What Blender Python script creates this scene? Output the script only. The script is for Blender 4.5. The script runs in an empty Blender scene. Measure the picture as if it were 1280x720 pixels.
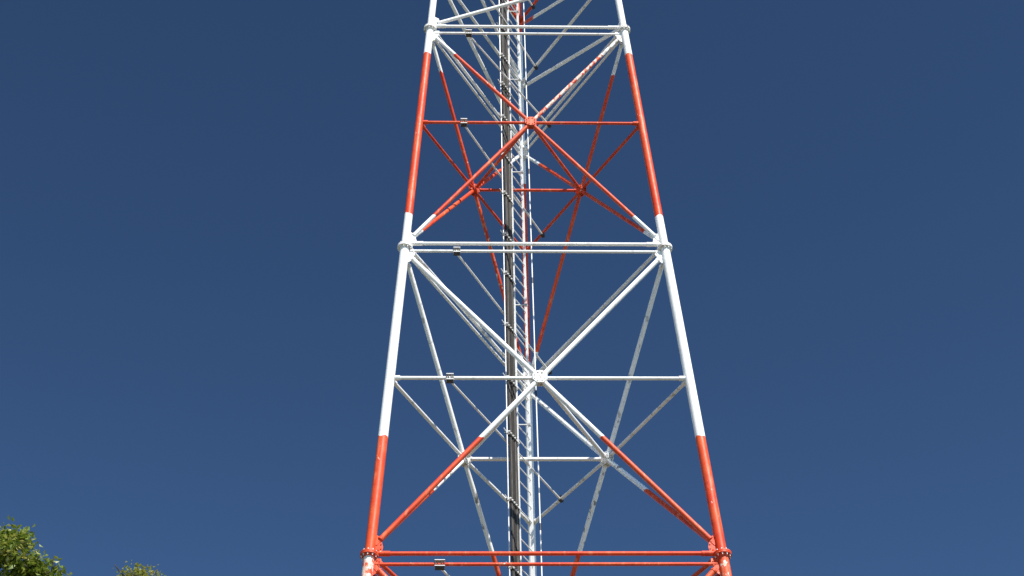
import bpy, bmesh, math, random
from mathutils import Vector, Matrix, noise
random.seed(11)
C = bpy.context.scene.collection
scene = bpy.context.scene
R = math.radians

# ------------------------------------------------------------------ camera, sky, sun, exposure
PITCH, ROLL = 0.720667, 0.0220615
cam_d = bpy.data.cameras.new('camera'); cam = bpy.data.objects.new('camera', cam_d); C.objects.link(cam)
cam_d.sensor_width = 36.0; cam_d.lens = 2308.5 / 1280 * 36
cam_d.clip_start = 0.1; cam_d.clip_end = 6000
rt = Vector((1, 0, 0)); up = Vector((0, -math.sin(PITCH), math.cos(PITCH))); fw = Vector((0, math.cos(PITCH), math.sin(PITCH)))
cr, sr = math.cos(ROLL), math.sin(ROLL)
rt2 = rt * cr - up * sr; up2 = rt * sr + up * cr
M = Matrix((rt2, up2, -fw)).transposed().to_4x4()
CAM = Vector((-0.3816, -25.927, 0.0))
M.translation = CAM
cam.matrix_world = M
scene.camera = cam

SUN_EL, SUN_AZ = R(49), R(29)          # azimuth: how far to the right of straight behind the camera
sdir = Vector((math.sin(SUN_AZ) * math.cos(SUN_EL), -math.cos(SUN_AZ) * math.cos(SUN_EL), math.sin(SUN_EL)))
world = bpy.data.worlds.new('World'); scene.world = world; world.use_nodes = True
wn = world.node_tree.nodes; wl = world.node_tree.links
bg = wn['Background']; sky = wn.new('ShaderNodeTexSky'); sky.sky_type = 'NISHITA'; sky.sun_disc = False
sky.sun_elevation = SUN_EL; sky.sun_rotation = math.atan2(sdir.x, sdir.y)
sky.altitude = 1500; sky.air_density = 1.0; sky.dust_density = 0.3; sky.ozone_density = 1.6
hs = wn.new('ShaderNodeHueSaturation'); hs.inputs['Hue'].default_value = .489; hs.inputs['Saturation'].default_value = .94; hs.inputs['Value'].default_value = .54
gm = wn.new('ShaderNodeGamma'); gm.inputs[1].default_value = 1.75
wl.new(sky.outputs[0], gm.inputs[0]); wl.new(gm.outputs[0], hs.inputs['Color']); wl.new(hs.outputs[0], bg.inputs[0]); bg.inputs[1].default_value = 0.05
sl = bpy.data.lights.new('sun', 'SUN'); so = bpy.data.objects.new('sun', sl); C.objects.link(so)
sl.energy = 4.6; sl.angle = R(0.5); sl.color = (1.0, 0.955, 0.88)
so.rotation_euler = (-sdir).to_track_quat('-Z', 'Y').to_euler()
scene.view_settings.view_transform = 'Standard'; scene.view_settings.look = 'None'
scene.view_settings.exposure = 0.7; scene.view_settings.gamma = 1.0; scene.view_settings.use_curve_mapping = False
scene.cycles.max_bounces = 6

GROUND = -1.6

# ------------------------------------------------------------------ materials
class NT:
    def __init__(s, name):
        s.m = bpy.data.materials.new(name); s.m.use_nodes = True
        s.n = s.m.node_tree.nodes; s.l = s.m.node_tree.links; s.b = s.n['Principled BSDF']
    def new(s, t, **kw):
        x = s.n.new(t)
        for k, v in kw.items(): setattr(x, k, v)
        return x
    def link(s, a, b): s.l.new(a, b)
    def math(s, op, a, b=None, c=None, clamp=False):
        x = s.new('ShaderNodeMath', operation=op); x.use_clamp = clamp
        for i, v in enumerate((a, b, c)):
            if v is None: continue
            if isinstance(v, (int, float)): x.inputs[i].default_value = v
            else: s.link(v, x.inputs[i])
        return x.outputs[0]
    def noise(s, vec, scale, detail=3, rough=.55):
        x = s.new('ShaderNodeTexNoise'); x.inputs['Scale'].default_value = scale
        x.inputs['Detail'].default_value = detail; x.inputs['Roughness'].default_value = rough
        s.link(vec, x.inputs['Vector']); return x.outputs['Fac']
    def scaled(s, vec, sc):
        x = s.new('ShaderNodeMapping'); x.inputs['Scale'].default_value = sc; s.link(vec, x.inputs['Vector']); return x.outputs[0]
    def mix(s, f, a, b):
        x = s.new('ShaderNodeMix', data_type='RGBA')
        for i, v in ((0, f), (6, a), (7, b)):
            if isinstance(v, (int, float)): x.inputs[i].default_value = v
            elif isinstance(v, tuple): x.inputs[i].default_value = (*v, 1)
            else: s.link(v, x.inputs[i])
        return x.outputs[2]
    def ramp(s, f, lo, hi):
        x = s.new('ShaderNodeMapRange'); x.inputs[1].default_value = lo; x.inputs[2].default_value = hi
        s.link(f, x.inputs[0]); return x.outputs[0]

RED = (0.62, 0.048, 0.010); WHITE = (0.82, 0.81, 0.79)
def paint(name, chip_bias=0.0, invert=False):
    """aviation paint: red and white bands by height, chipped and dirty; object colour R = extra chipping"""
    t = NT(name); geo = t.new('ShaderNodeNewGeometry'); P = geo.outputs['Position']
    sep = t.new('ShaderNodeSeparateXYZ'); t.link(P, sep.inputs[0])
    info = t.new('ShaderNodeObjectInfo'); ic = t.new('ShaderNodeSeparateColor'); t.link(info.outputs['Color'], ic.inputs[0])
    chip = ic.outputs[0]; dirt = ic.outputs[1]
    # a ragged paint edge, slightly lower at the back of the tower
    z = t.math('ADD', sep.outputs[2], t.math('MULTIPLY', t.math('SUBTRACT', t.noise(P, 6, 2), .5), .16))
    z = t.math('ADD', z, t.math('MULTIPLY', sep.outputs[1], .055))
    edges = [6.2, 12.2, 18.07, 23.27, 27.88, 32.33, 36.0, 39.5]
    acc = None
    for i, e in enumerate(edges):
        g = t.math('GREATER_THAN', z, e)
        g = t.math('MULTIPLY', g, -1.0 if i % 2 == 0 else 1.0)
        acc = g if acc is None else t.math('ADD', acc, g)
    red = t.math('ADD', acc, 1.0, clamp=True)
    # fading: chalky red, slightly pinkish patches
    fade = t.noise(P, 1.7, 4)
    redc = t.mix(t.ramp(fade, .38, .72), RED, (0.68, 0.10, 0.025))
    redc = t.mix(t.math('MULTIPLY', t.ramp(t.noise(t.scaled(P, (1, 1, .12)), 11, 4), .56, .68), .5), redc, (0.78, 0.27, 0.14))
    redc = t.mix(t.math('MULTIPLY', t.ramp(t.noise(P, 9, 5), .5, .75), .5), redc, (0.36, 0.03, 0.015))
    whc = t.mix(t.math('MULTIPLY', t.ramp(t.noise(P, 2.3, 5), .45, .8), .35), WHITE, (0.66, 0.65, 0.62))
    # chips
    n1 = t.noise(t.scaled(P, (1, 1, .55)), 13, 6, .62)
    n2 = t.noise(P, 1.1, 2)
    thr = t.math('SUBTRACT', .72 - chip_bias, t.math('MULTIPLY', chip, .28))
    thr = t.math('SUBTRACT', thr, t.math('MULTIPLY', t.ramp(n2, .48, .75), .07))
    ch = t.math('GREATER_THAN', n1, thr)
    under_red = t.mix(t.ramp(t.noise(P, 20, 3), .42, .55), (0.74, 0.70, 0.64), (0.72, 0.42, 0.32))
    under_wh = t.mix(t.ramp(t.noise(P, 24, 3), .44, .58), (0.30, 0.27, 0.23), (0.34, 0.20, 0.12))
    redc = t.mix(ch, redc, under_red)
    whc = t.mix(t.math('MULTIPLY', ch, .8), whc, under_wh)
    col = t.mix(red, whc, redc)
    # grime in specks and runs
    gr = t.ramp(t.noise(t.scaled(P, (1, 1, .3)), 30, 5, .7), .63, .74)
    g2 = t.ramp(t.noise(t.scaled(P, (1, 1, .45)), 7, 4, .6), .585, .63)
    g2 = t.math('MULTIPLY', g2, t.math('MULTIPLY', dirt, .9), clamp=True)
    gr = t.math('MAXIMUM', t.math('MULTIPLY', gr, t.math('ADD', .22, t.math('MULTIPLY', dirt, .9)), clamp=True), g2)
    gcol = t.mix(red, (0.17, 0.15, 0.13), (0.22, 0.022, 0.014))
    col = t.mix(t.math('MULTIPLY', gr, t.math('SUBTRACT', 1.0, t.math('MULTIPLY', red, .35))), col, gcol)
    t.link(col, t.b.inputs['Base Color'])
    t.link(t.math('ADD', .34, t.math('MULTIPLY', t.noise(P, 14, 4), .3)), t.b.inputs['Roughness'])
    t.b.inputs['Specular IOR Level'].default_value = .3
    bmp = t.new('ShaderNodeBump'); bmp.inputs['Strength'].default_value = .25; bmp.inputs['Distance'].default_value = .004
    t.link(n1, bmp.inputs['Height']); t.link(bmp.outputs[0], t.b.inputs['Normal'])
    return t.m
def plain(name, col, rough=.6, metal=0, var=.3, scale=12, dark=None, spec=.4):
    t = NT(name); geo = t.new('ShaderNodeNewGeometry'); P = geo.outputs['Position']
    d = dark or tuple(c * .55 for c in col)
    t.link(t.mix(t.math('MULTIPLY', t.ramp(t.noise(P, scale, 5), .35, .75), var * 2, clamp=True), col, d), t.b.inputs['Base Color'])
    t.b.inputs['Roughness'].default_value = rough; t.b.inputs['Metallic'].default_value = metal; t.b.inputs['Specular IOR Level'].default_value = spec
    return t.m
PAINT = paint('tower_paint'); PEEL = paint('peeling_paint', .12); PEEL2 = paint('heavily_peeling_paint', .25)
GALV = plain('galvanised_steel', (0.62, 0.63, 0.62), .45, .35)
BOLT = plain('bolt_zinc', (0.82, 0.81, 0.78), .35, .1, .15)
RUNGM = plain('ladder_paint', (0.80, 0.80, 0.79), .45, 0, .12)
CABLE = plain('cable_jacket', (0.022, 0.021, 0.021), .6, 0, .4, 5, (0.05, 0.042, 0.034), .12)
CABLE2 = plain('cable_jacket_grey', (0.12, 0.115, 0.11), .6, 0, .4, 5, (0.03, 0.027, 0.025), .12)
DARKST = plain('clamp_steel', (0.07, 0.065, 0.06), .5, .4)
CONC = plain('concrete', (0.36, 0.35, 0.32), .9, 0, .3, 4)
BARK = plain('bark', (0.16, 0.12, 0.085), .9, 0, .45, 9)
def leafmat(name, a, b, c):
    t = NT(name); g = t.new('ShaderNodeNewGeometry')
    n = t.noise(g.outputs['Position'], 1.3, 2)
    rnd = g.outputs['Random Per Island']
    col = t.mix(rnd, a, b); col = t.mix(t.math('GREATER_THAN', t.math('ADD', t.math('MULTIPLY', n, .5), t.math('MULTIPLY', rnd, .6)), .80), col, c)
    t.link(col, t.b.inputs['Base Color']); t.b.inputs['Roughness'].default_value = .42
    tr = t.new('ShaderNodeBsdfTranslucent'); t.link(col, tr.inputs[0])
    mx = t.new('ShaderNodeMixShader'); mx.inputs[0].default_value = .35
    t.link(t.b.outputs[0], mx.inputs[1]); t.link(tr.outputs[0], mx.inputs[2])
    t.link(mx.outputs[0], t.n['Material Output'].inputs[0]); return t.m
LEAF = leafmat('green_leaves', (0.13, 0.19, 0.022), (0.24, 0.29, 0.04), (0.38, 0.38, 0.10))
LEAF2 = leafmat('turning_leaves', (0.36, 0.32, 0.06), (0.26, 0.32, 0.07), (0.42, 0.22, 0.07))
def grass():
    t = NT('grass_ground'); g = t.new('ShaderNodeNewGeometry'); P = g.outputs['Position']
    c = t.mix(t.ramp(t.noise(P, .25, 5), .35, .65), (0.07, 0.08, 0.045), (0.13, 0.12, 0.09))
    c = t.mix(t.ramp(t.noise(P, 3, 5), .5, .8), c, (0.17, 0.155, 0.13))
    t.link(c, t.b.inputs['Base Color']); t.b.inputs['Roughness'].default_value = .95; return t.m

# ------------------------------------------------------------------ mesh helpers
def frame(d):
    d = d.normalized(); a = Vector((0, 0, 1)) if abs(d.z) < .9 else Vector((0, 1, 0))
    u = d.cross(a).normalized(); return u, d.cross(u).normalized()
def tube(bm, p, q, r, r2=None, seg=18, mat=0):
    p, q = Vector(p), Vector(q); r2 = r if r2 is None else r2
    u, v = frame(q - p); A, B = [], []
    for i in range(seg):
        a = 2 * math.pi * (i + .5) / seg; o = u * math.cos(a) + v * math.sin(a)
        A.append(bm.verts.new(p + o * r)); B.append(bm.verts.new(q + o * r2))
    for i in range(seg):
        j = (i + 1) % seg
        f = bm.faces.new((A[i], A[j], B[j], B[i])); f.smooth = True; f.material_index = mat
    for ring in (A[::-1], B):
        f = bm.faces.new(ring); f.material_index = mat
        for e in f.edges: e.smooth = False
def polyline(bm, pts, r, seg=10):
    for a, b in zip(pts, pts[1:]): tube(bm, a, b, r, seg=seg)
def box(bm, c, ax, ay, az, bev=0):
    """box centred at c with half-axes ax, ay, az (vectors)"""
    c = Vector(c); vs = [bm.verts.new(c + ax * i + ay * j + az * k) for i in (-1, 1) for j in (-1, 1) for k in (-1, 1)]
    fs = [(0, 1, 3, 2), (4, 6, 7, 5), (0, 4, 5, 1), (2, 3, 7, 6), (0, 2, 6, 4), (1, 5, 7, 3)]
    F = [bm.faces.new([vs[i] for i in f]) for f in fs]
    if bev:
        es = list({e for f in F for e in f.edges})
        bmesh.ops.bevel(bm, geom=es, offset=bev, segments=1, affect='EDGES')
def prism(bm, pts, n, h):
    """extrude polygon pts by +-h along n"""
    A = [bm.verts.new(Vector(p) - n * h) for p in pts]; B = [bm.verts.new(Vector(p) + n * h) for p in pts]
    bm.faces.new(A[::-1]); bm.faces.new(B)
    for i in range(len(pts)):
        j = (i + 1) % len(pts); bm.faces.new((A[i], A[j], B[j], B[i]))
def obj(name, bm, mats, parent=None, chip=0.0, dirt=0.0, label=None):
    bmesh.ops.recalc_face_normals(bm, faces=bm.faces)
    me = bpy.data.meshes.new(name); bm.to_mesh(me); bm.free()
    for m in (mats if isinstance(mats, list) else [mats]): me.materials.append(m)
    o = bpy.data.objects.new(name, me); C.objects.link(o)
    if parent: o.parent = parent; o.matrix_parent_inverse = parent_inv(parent)
    o.color = (chip, dirt, 0, 1)
    if label: o['label'] = label
    return o
def parent_inv(p):
    def w(q): return Matrix.Translation(q.location) if q.parent is None else w(q.parent) @ q.matrix_parent_inverse @ Matrix.Translation(q.location)
    return w(p).inverted()
def NB(): return bmesh.new()
def thing(name, label, cat, loc):
    o = bpy.data.objects.new(name, None); C.objects.link(o); o.location = loc
    o['label'] = label; o['category'] = cat; return o

# ------------------------------------------------------------------ ground
bm = NB()
N = 60; S_ = 2500.0
vs = [[bm.verts.new(((i / N * 2 - 1) ** 3 * S_, (j / N * 2 - 1) ** 3 * S_, GROUND)) for j in range(N + 1)] for i in range(N + 1)]
for i in range(N):
    for j in range(N): bm.faces.new((vs[i][j], vs[i + 1][j], vs[i + 1][j + 1], vs[i][j + 1]))
g = obj('ground', bm, grass()); g['kind'] = 'structure'

# ------------------------------------------------------------------ the tower
W0, Z0, K, ROT = 5.5, 15.814, 0.11974, 0.0386548
def width(z): return W0 - K * (z - Z0)
def node(n, z):
    a = math.radians({'L': -150, 'R': -30, 'B': 90}[n]) + ROT; r = width(z) / math.sqrt(3)
    return Vector((r * math.cos(a), r * math.sin(a), z))
def mid(a, b, t=.5): return a * (1 - t) + b * t
L = [GROUND + .35, 8.6, 15.83, 22.53, 28.757]          # flanged joints
UP = [30.72, 32.67, 34.55, 36.4, 38.2, 40.0, 41.7]     # short upper bays
TOP = 41.7
FACES = [('L', 'R'), ('R', 'B'), ('B', 'L')]
tower = thing('lattice_tower', 'tall three legged tubular steel tower painted in red and white bands against deep blue sky', 'tower', (0, 0, GROUND))

def legr(z): return .088 if z < 15.83 else .083 if z < 22.53 else .075 if z < 28.757 else .068
def fnormal(a, b):
    d = node(b, 20) - node(a, 20); d.z = 0
    n = d.cross(Vector((0, 0, 1))).normalized(); return n

for n in 'LRB':
    bm = NB(); zs = L + [TOP]
    for a, b in zip(zs, zs[1:]):
        tube(bm, node(n, a + (.012 if a > 0 else 0)), node(n, b - .012), legr((a + b) / 2) * (.84 if n == 'B' else 1), seg=28, mat=1 if b < 16 else 0)
    leg = obj('leg', bm, [PAINT, PEEL2 if n == 'L' else PEEL], tower, chip=.08, dirt=.12)
    axis = (node(n, 30) - node(n, 10)).normalized()
    for z in L:
        bm = NB(); c = node(n, z); r = legr(z)
        u, v = frame(axis)
        for s in (-1, 1):
            tube(bm, c + axis * (.003 * s), c + axis * (.028 * s), r + .062, seg=32)
            tube(bm, c + axis * (.028 * s), c + axis * (.06 * s), r + .022, r + .006, seg=24)
        fl = obj('flange', bm, PAINT, leg, chip=.35, dirt=.9)
        bm = NB()
        for k in range(10):
            a = 2 * math.pi * k / 10 + .2; o = (u * math.cos(a) + v * math.sin(a)) * (r + .038)
            tube(bm, c + o - axis * .062, c + o + axis * .058, .008, seg=8)
            for s in (-1, 1): tube(bm, c + o + axis * (.029 * s), c + o + axis * (.044 * s), .0135, seg=6)
        obj('bolts', bm, BOLT, leg)
    # footing
    bm = NB(); c = node(n, GROUND)
    box(bm, (c.x, c.y, GROUND + .05), Vector((.7, 0, 0)), Vector((0, .7, 0)), Vector((0, 0, .27)), .03)
    obj('footing', bm, CONC, tower)

def brace(name, p, q, r, sl=0.0, chip=0.0, dirt=0.0, gap=0.0, seg=16, ends=True):
    """tube with end sleeves or flattened lug plates"""
    d = (q - p).normalized(); p2 = p + d * gap; q2 = q - d * gap
    bm = NB(); tube(bm, p2, q2, r, seg=seg)
    if sl:
        tube(bm, p2 - d * .02, p2 + d * sl, r * 1.32, seg=seg); tube(bm, q2 - d * sl, q2 + d * .02, r * 1.32, seg=seg)
    elif ends:
        tube(bm, p2 - d * .012, p2 + d * .02, r * 1.22, seg=seg); tube(bm, q2 - d * .02, q2 + d * .012, r * 1.22, seg=seg)
    return obj(name, bm, PAINT, tower, chip, dirt)

def hub(c, n, r, dirt=0, chip=0, roll=0):
    u = n.cross(Vector((0, 0, 1))).normalized(); v = n.cross(u).normalized()
    def ring(rr): return [c + (u * math.cos(a) + v * math.sin(a)) * rr for a in [math.pi / 4 * (k + .5) for k in range(8)]]
    bm = NB()
    for s in (-1, 1):
        prism(bm, [p + n * (.052 * s) for p in ring(r)], n, .007)
    prism(bm, ring(r * .72), n, .044)
    for k in range(8):
        a = math.pi / 4 * k + .39; o = (u * math.cos(a) + v * math.sin(a)) * r * .70
        tube(bm, c + o - n * .074, c + o + n * .074, .011, seg=6)
    return obj('hub_plate', bm, PAINT, tower, chip, dirt)

def gusset(n, z, toward, s, r):
    """plate welded on leg n in the face towards leg `toward`, above (s=1) or below (s=-1) the flange"""
    c = node(n, z); d = node(toward, z) - c; d.normalize()
    ax = (node(n, z + 1) - c).normalized() * s
    nn = d.cross(ax).normalized(); r0 = legr(z) * .6
    bm = NB()
    pts = [c + ax * .066 + d * r0, c + ax * .066 + d * .19, c + ax * .15 + d * .20, c + ax * .33 + d * .15, c + ax * .40 + d * r0]
    prism(bm, pts, nn, .008)
    for dd, aa in ((.13, .10), (.17, .12), (.13, .26), (.165, .2)):
        b = c + d * dd + ax * aa; tube(bm, b - nn * .022, b + nn * .022, .012, seg=6)
    return obj('gusset_plate', bm, PAINT, tower, .2, .6)

DIAG = {0: .058, 1: .048, 2: .043, 3: .037}
HOFF = {0: (.13, 0), 1: (.03, -.17), 2: (.03, -.17), 3: (.10, -.09), 4: (.09, -.13)}
HOR = {0: .04, 1: .036, 2: .034, 3: .033, 4: .031}
def zhub(a, b):
    wa, wb = width(a), width(b); return a + (b - a) * wa / (wa + wb)
for i in range(4):
    za, zb = L[i], L[i + 1]; zm = zhub(za, zb); rd = DIAG[i]
    for fi, (a, b) in enumerate(FACES):
        n = fnormal(a, b); A0, B0 = node(a, za + .1), node(b, za + .1); A1, B1 = node(a, zb - .1), node(b, zb - .1)
        c = (node(a, zm) + node(b, zm)) / 2
        if i == 2 and fi: c.z -= .09
        inside = .35 if fi else 0
        for (p, is_up, who) in ((A0, 0, a), (B0, 0, b), (A1, 1, a), (B1, 1, b)):
            d = (c - p).normalized()
            chip = 0.0; dirt = .25 + inside
            if i == 3 and fi == 0 and who == 'R' and is_up: chip = .8
            if i == 3 and fi == 0 and is_up and who == 'L': chip = .12
            if i == 3 and fi == 2 and not is_up and who == 'B': chip = .4
            if i == 2 and fi and not is_up: dirt = .95
            p_ = p + d * .26; q_ = c - d * .115
            bm = NB(); tube(bm, p_, q_, rd, seg=18)
            tube(bm, p_ - d * .012, p_ + d * .02, rd * 1.15, seg=18); tube(bm, q_ - d * .02, q_ + d * .01, rd * 1.12, seg=18)
            u = n.cross(d).normalized()      # slotted lug that laps the gusset
            box(bm, p_ - d * .06, d * .075, u * rd * .8, n * .018)
            obj('diagonal_brace', bm, PAINT, tower, chip, dirt)
        hub(c, n, .135 if i < 3 else .12, .5 if fi else (.35 if i == 2 else .0), (.45 if i == 2 else .05) if fi == 0 else .25)
        for s, who in ((-1, a), (1, b)):
            p = node(who, zm); d = (c - p).normalized()
            brace('middle_horizontal', p + d * (legr(zm) * .8), c - d * .11, HOR[i + 1] * (.95), dirt=.2 + inside, ends=False)
            bm = NB(); tube(bm, p + d * (legr(zm) * .7), p + d * (legr(zm) + .09), HOR[i + 1] * 1.35, seg=16)
            obj('end_sleeve', bm, PAINT, tower, .1, .5)
        for who, to in ((a, b), (b, a)):
            gusset(who, za, to, 1, 0); gusset(who, zb, to, -1, 0)
    # inner triangle joining the three hubs
    H = [(node(a, zm) + node(b, zm)) / 2 for a, b in FACES]
    if i == 2: H[1].z -= .09; H[2].z -= .09
    for k in range(3):
        p, q = H[k], H[(k + 1) % 3]
        brace('inner_brace', p, q, rd * .82 if k == 1 else rd * .86, gap=.12, dirt=.3)
for i, z in enumerate(L):
    for fi, (a, b) in enumerate(FACES):
        for s in ((1, -1) if i else (1,)):
            z2 = z + HOFF[i][0 if s > 0 else 1]
            p, q = node(a, z2), node(b, z2); d = (q - p).normalized(); r = HOR[i]
            if s < 0: r *= .82
            bm = NB(); tube(bm, p + d * .10, q - d * .10, r, seg=16)
            if s > 0:
                for e, dd in ((p, d), (q, -d)): tube(bm, e + dd * .09, e + dd * .32, r * 1.28, seg=16)
            obj('horizontal_brace', bm, PAINT, tower, .04 if i != 2 else .1, .25 if fi == 0 else .5)
# short upper bays: one horizontal and one diagonal per face
zs = [L[-1]] + UP
for i, (za, zb) in enumerate(zip(zs, zs[1:])):
    for fi, (a, b) in enumerate(FACES):
        p, q = node(a, zb), node(b, zb); d = (q - p).normalized()
        brace('horizontal_brace', p + d * .06, q - d * .06, .033, sl=.10, dirt=.45)
        p, q = node(a, za + .12), node(b, zb - .12); d = (q - p).normalized()
        brace('diagonal_brace', p, q, .039 if i == 0 else .035, gap=.17 if i == 0 else .12, dirt=.4)
        if i == 0: pass
        for who, to, zz, s in ((a, b, za, 1), (b, a, zb, -1)):
            if zz == L[-1]: gusset(who, zz, to, 1, 0)
            else:
                c = node(who, zz); dd = (node(to, zz) - c).normalized(); ax = (node(who, zz + 1) - c).normalized() * s
                bm = NB(); nn = dd.cross(ax).normalized()
                prism(bm, [c + dd * .04 - ax * .09, c + dd * .2 - ax * .04, c + dd * .2 + ax * .1, c + dd * .04 + ax * .24], nn, .007)
                obj('gusset_plate', bm, PAINT, tower, .1, .5)
gL = [o for o in C.objects if o.name.startswith('gusset_plate')]

# ---- support beams across the tower, carrying ladder and cables
zmids = [zhub(L[i], L[i + 1]) for i in range(4)]
DV = Vector((.43, .903, 0)).normalized(); NV = Vector((DV.y, -DV.x, 0))     # along the ladder plane / facing the camera side
fixed = {L[2]: ((.2, .17), .15), zmids[2]: ((-1.427, -1.523), (.456, 1.924)), L[3]: ((-1.35, -1.295), (.331, 2.033)),
         zmids[3]: ((-1.267, -1.296), (.351, 1.732)), L[4]: ((-1.197, -1.051), (.553, 1.40))}
levels = [L[1], zmids[1], L[2], zmids[2], L[3], zmids[3], L[4]] + UP
for z in levels:
    off = HOFF[L.index(z)][1] if z in L else 0
    zz = z + off
    P1 = mid(node('L', zz), node('R', zz), .2); P2 = mid(node('B', zz), node('R', zz), .17)
    if z in (zmids[2], L[3], zmids[3], L[4]):
        P2 = mid(node('B', zz), node('R', zz), {zmids[2]: .2, L[3]: .165, zmids[3]: .16, L[4]: .27}[z])
    d = (P2 - P1).normalized(); bm = NB()
    drop = Vector((0, 0, -.055))
    tube(bm, P1 + drop, P2 + drop * .9, .019, seg=12)
    be = obj('support_beam', bm, RUNGM, tower, 0, .5)
    # saddle clamp on the front horizontal: two plates, U bolts
    fx = (node('R', zz) - node('L', zz)).normalized(); zv = Vector((0, 0, 1)); fy = fx.cross(zv)
    r = (HOR[L.index(z)] * .82) if z in L else HOR[3]
    kc = 1.0 if z == L[2] else .78
    bm = NB()
    for sx in (-.07, -.03, .03, .07):
        for sy in (-1, 1):
            b = P1 + fx * (sx * kc) + fy * (r + .01) * sy
            tube(bm, b - zv * (r + .045), b + zv * (r + .02), .008, seg=6)
    box(bm, P1 - zv * (r + .04), fx * .07 * kc, fy * .03, zv * .02 * kc)
    cb = bm
    for s in (-1, 1):
        bm = NB(); box(bm, P1 + zv * ((r + .024) * s) + fy * .01, fx * .08 * kc, fy * .045, zv * .006); obj('clamp_plate', bm, GALV, be)
    bc2 = obj('clamp_bolts', cb, DARKST, be)
    bm = NB(); box(bm, P2 + drop * .5, d * .05, d.cross(zv) * .03, zv * .05)
    obj('beam_lug', bm, DARKST, be)

# ---- ladder
RL = Vector((-.345, .43, 0)); RR = Vector((-.125, .865, 0)); rv = (RR - RL).normalized(); rn = Vector((rv.y, -rv.x, 0))
ladder = bpy.data.objects.new('ladder', None); C.objects.link(ladder); ladder.parent = tower; ladder.matrix_parent_inverse = parent_inv(tower); ladder.location = (-.26, .6, 0)
for base in (RL, RR):
    bm = NB(); z = GROUND
    box(bm, base + Vector((0, 0, (GROUND + 37.5) / 2)), rv * .006, rn * .024, Vector((0, 0, (37.5 - GROUND) / 2)))
    obj('rail', bm, RUNGM, ladder)
k = 0; z = 7.6
while z < 36.6:
    bm = NB(); tube(bm, RL + Vector((0, 0, z)) - rv * .012, RR + Vector((0, 0, z)) + rv * .012, .0105, seg=10)
    obj('rung', bm, RUNGM, ladder); z += .30; k += 1
# rungs' collars on the far rail read as a beaded edge; stand-off arms to the beams
for z in [8.8, 12.4, 16.0, 19.9, 22.72, 26.25, 29.0, 31.2, 34.0]:
    bm = NB(); a = RL + Vector((0, 0, z)); b = a + Vector((.17, -.02, 0)) + rv * .05
    tube(bm, a, b + rn * .03, .013, seg=8); box(bm, b + rn * .03, rv * .03, rn * .025, Vector((0, 0, .02)))
    obj('ladder_bracket', bm, GALV, ladder)

# ---- feeder cables on their own rails
TC = Vector((-.445, .245, 0))
run = bpy.data.objects.new('cable_run', None); C.objects.link(run); run.parent = tower; run.matrix_parent_inverse = parent_inv(tower); run.location = (TC.x, TC.y, 0)
for s, rr in ((-1, .0125), (1, .0125)):
    bm = NB(); p = TC + DV * (.185 * s); tube(bm, p + Vector((0, 0, GROUND + .3)), p + Vector((0, 0, 37.4)), rr, seg=10)
    obj('rail', bm, GALV, run)
rnd = random.Random(3)
for kx in range(7):
    off = -.115 + kx * .043; r = .0205 + rnd.uniform(-.002, .002)
    pts = []; z = GROUND + .2
    ph = rnd.uniform(0, 6)
    while z < 37.3:
        pts.append(TC + DV * (off + .011 * math.sin(z * 1.7 + ph) * math.sin(z * .37 + ph * 3)) + NV * (.012 + .006 * math.sin(z * .8 + ph * 2)) + Vector((0, 0, z))); z += .6
    bm = NB(); polyline(bm, pts, r, 10); obj('cable', bm, CABLE if kx not in (1, 5) else CABLE2, run)
CL = [18.05, 19.47, 20.7, 21.95, 23.22, 24.22, 25.33, 26.4, 27.5, 28.5, 29.38, 30.3, 31.3, 32.3, 33.3, 34.4, 35.5, 36.6]
zc = 16.7
while zc > GROUND + .8: CL.insert(0, zc); zc -= 1.3
for z in CL:
    c = TC + Vector((0, 0, z)); bm = NB(); zv = Vector((0, 0, 1))
    box(bm, c - NV * .02, DV * .215, NV * .006, zv * .02)
    box(bm, c + NV * .04, DV * .16, NV * .005, zv * .014)
    cl = obj('cable_clamp', bm, DARKST, run)
    bm = NB()
    for s in (-.2, -.13, -.05, .03, .11, .18):
        b = c + DV * s; tube(bm, b - NV * .04, b + NV * (.065 + .012 * math.sin(s * 90)), .0075, seg=6); tube(bm, b + NV * .043, b + NV * .058, .021, seg=6)
    a = c - DV * .20; tube(bm, a, a + Vector((-.05, -.06, .05)), .008, seg=6)
    box(bm, c - DV * .19 + NV * .01, DV * .016, NV * .02, zv * .022); box(bm, c + DV * .19 + NV * .01, DV * .016, NV * .02, zv * .022)
    obj('bolts', bm, BOLT, cl)

# ---- slim lighting conduit on the right of the ladder, in jointed lengths
conduit = bpy.data.objects.new('conduit', None); C.objects.link(conduit); conduit.parent = tower; conduit.matrix_parent_inverse = parent_inv(tower); conduit.location = (.02, 1.1, 0)
cp = Vector((.02, 1.08, 0)); joints = [GROUND + .2, 2.5, 5.6, 8.8, 12.0, 15.1, 18.15, 21.1, 23.9, 26.9, 29.6, 32.3, 35.2, 37.6]
for a, b in zip(joints, joints[1:]):
    bm = NB(); tube(bm, cp + Vector((0, 0, a + .05)), cp + Vector((0, 0, b - .05)), .0125, seg=10)
    obj('pipe', bm, RUNGM, conduit)
    bm = NB(); tube(bm, cp + Vector((0, 0, b - .07)), cp + Vector((0, 0, b + .07)), .017, seg=10); obj('coupling', bm, DARKST, conduit)

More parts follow.
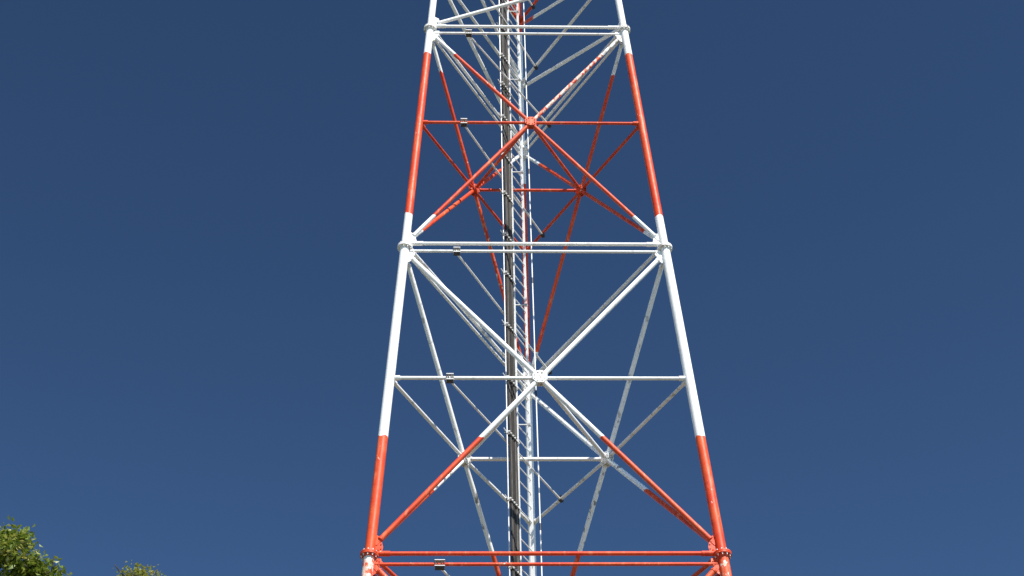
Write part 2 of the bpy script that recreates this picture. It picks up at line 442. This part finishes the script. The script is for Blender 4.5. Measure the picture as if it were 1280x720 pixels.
# ------------------------------------------------------------------ trees
def ray(px, py, dist):
    """a point at horizontal distance dist from the photographer in the direction of a picture position (1280 wide)"""
    v = fw * 2308.5 + rt2 * (px - 640) + up2 * (360 - py); h = math.hypot(v.x, v.y)
    return CAM + v * (dist / h)
def tree(name, label, base, lobes, lm, seed, leafsize=.08, dens=2600):
    rn_ = random.Random(seed); t = thing(name, label, 'tree', base); top = max(l[0].z for l in lobes)
    base = Vector(base)
    bm = NB(); pts = [base]; n = 9
    cx = Vector((sum(l[0].x for l in lobes) / len(lobes), sum(l[0].y for l in lobes) / len(lobes), 0))
    for i in range(1, n + 1):
        f = i / n; p = base.lerp(Vector((cx.x, cx.y, top - 1.2)), f) + Vector((rn_.uniform(-.12, .12), rn_.uniform(-.12, .12), 0)) * f * 1.5; pts.append(p)
    for i in range(n): tube(bm, pts[i], pts[i + 1], .27 * (1 - i / (n + .6)), .27 * (1 - (i + 1) / (n + .6)), seg=12)
    obj('trunk', bm, BARK, t)
    twigs = NB(); lv = NB()
    def limb(a, b, r):
        m = a.lerp(b, .5) + Vector((rn_.uniform(-.2, .2), rn_.uniform(-.2, .2), rn_.uniform(-.1, .25)))
        tube(twigs, a, m, r, r * .7, seg=7); tube(twigs, m, b, r * .7, r * .25, seg=7)
    def leaf(p, s, d):
        a = Vector((rn_.gauss(0, 1), rn_.gauss(0, 1), rn_.gauss(0, .55) - .25)).normalized()
        a = (a + d * .5).normalized(); w = a.cross(Vector((rn_.gauss(0, .7), rn_.gauss(0, .7), 1))).normalized(); nn = a.cross(w)
        l = s * rn_.uniform(.7, 1.3); ww = l * .36
        v0 = lv.verts.new(p); v1 = lv.verts.new(p + a * l * .45 + w * ww + nn * l * .1); v2 = lv.verts.new(p + a * l - nn * l * .12); v3 = lv.verts.new(p + a * l * .45 - w * ww + nn * l * .1)
        vm = lv.verts.new(p + a * l * .5 - nn * l * .03)
        for f in ((v0, v1, vm), (v1, v2, vm), (v2, v3, vm), (v3, v0, vm)): lv.faces.new(f).smooth = False
    for c, r, q in lobes:
        zr = max(base.z + 2.5, c.z - 2.2 * r - 1); f = (zr - base.z) / (top - 1.2 - base.z); f = min(max(f, .25), .97)
        root = pts[min(int(f * n), n)]
        limb(root, c, .03 + .03 * r)
        ns = int(dens * r * r * q)
        nsub = max(10, int(34 * r))
        for _ in range(nsub):
            o = Vector((rn_.gauss(0, 1), rn_.gauss(0, 1), rn_.gauss(0, 1))).normalized(); o.z = abs(o.z) * .9 if rn_.random() < .65 else o.z
            e = c + o * r * rn_.uniform(.55, 1.0)
            st = c + o * r * .12; limb(st, e, .008)
            for _ in range(max(4, ns // nsub)):
                tt = rn_.random() ** .6
                p = st.lerp(e, tt) + Vector((rn_.gauss(0, 1), rn_.gauss(0, 1), rn_.gauss(0, 1))) * .085
                leaf(p, leafsize, o)
    obj('branches', twigs, BARK, t); obj('crown', lv, lm, t)
    return t
rt_ = random.Random(7)
A = ray(-60, 760, 24); Abase = (A.x, A.y, GROUND)
lob = [(ray(13, 680, 24), .29, 1.8), (ray(0, 703, 24), .50, 1.4), (ray(44, 718, 24), .30, 1.7), (ray(62, 724, 24), .24, 1.7), (ray(25, 730, 24.3), .52, 1.3), (ray(-30, 706, 24.4), .60, 1),
       (ray(-90, 690, 24.8), .9, 1), (ray(-10, 790, 24), .9, 1), (ray(-150, 740, 24.2), 1.1, 1)]
for k in range(30):
    a = rt_.uniform(0, 6.28); h = rt_.uniform(-8.5, -1.0); rr = rt_.uniform(.5, 1) * (1.6 + min(-h, 9.5 + h) * .4)
    lob.append((Vector((A.x + math.cos(a) * rr, A.y + math.sin(a) * rr, A.z + h)), rt_.uniform(1.0, 1.4), .4))
tree('broadleaf_tree', 'leafy green tree top rising in the lower left corner of the photo', Abase, lob, LEAF, 3)
Bp = ray(172, 800, 27); Bb = (Bp.x, Bp.y, GROUND)
lob = [(ray(172, 724, 27), .20, 2.6), (ray(158, 727, 27), .15, 2.6), (ray(187, 731, 27), .20, 2.4), (ray(160, 745, 27.2), .40, 1.4), (ray(195, 765, 27), .5, 1.1), (ray(140, 785, 27), .6, 1)]
for k in range(26):
    a = rt_.uniform(0, 6.28); h = rt_.uniform(-8.0, -.9); rr = rt_.uniform(.5, 1) * (.4 + min(-h, 9 + h) * .42)
    lob.append((Vector((Bp.x + math.cos(a) * rr, Bp.y + math.sin(a) * rr, Bp.z + h)), rt_.uniform(.8, 1.2), .45))
tree('young_tree', 'smaller treetop with yellowing brownish leaves, to the right of the green tree', Bb, lob, LEAF2, 9, .065)
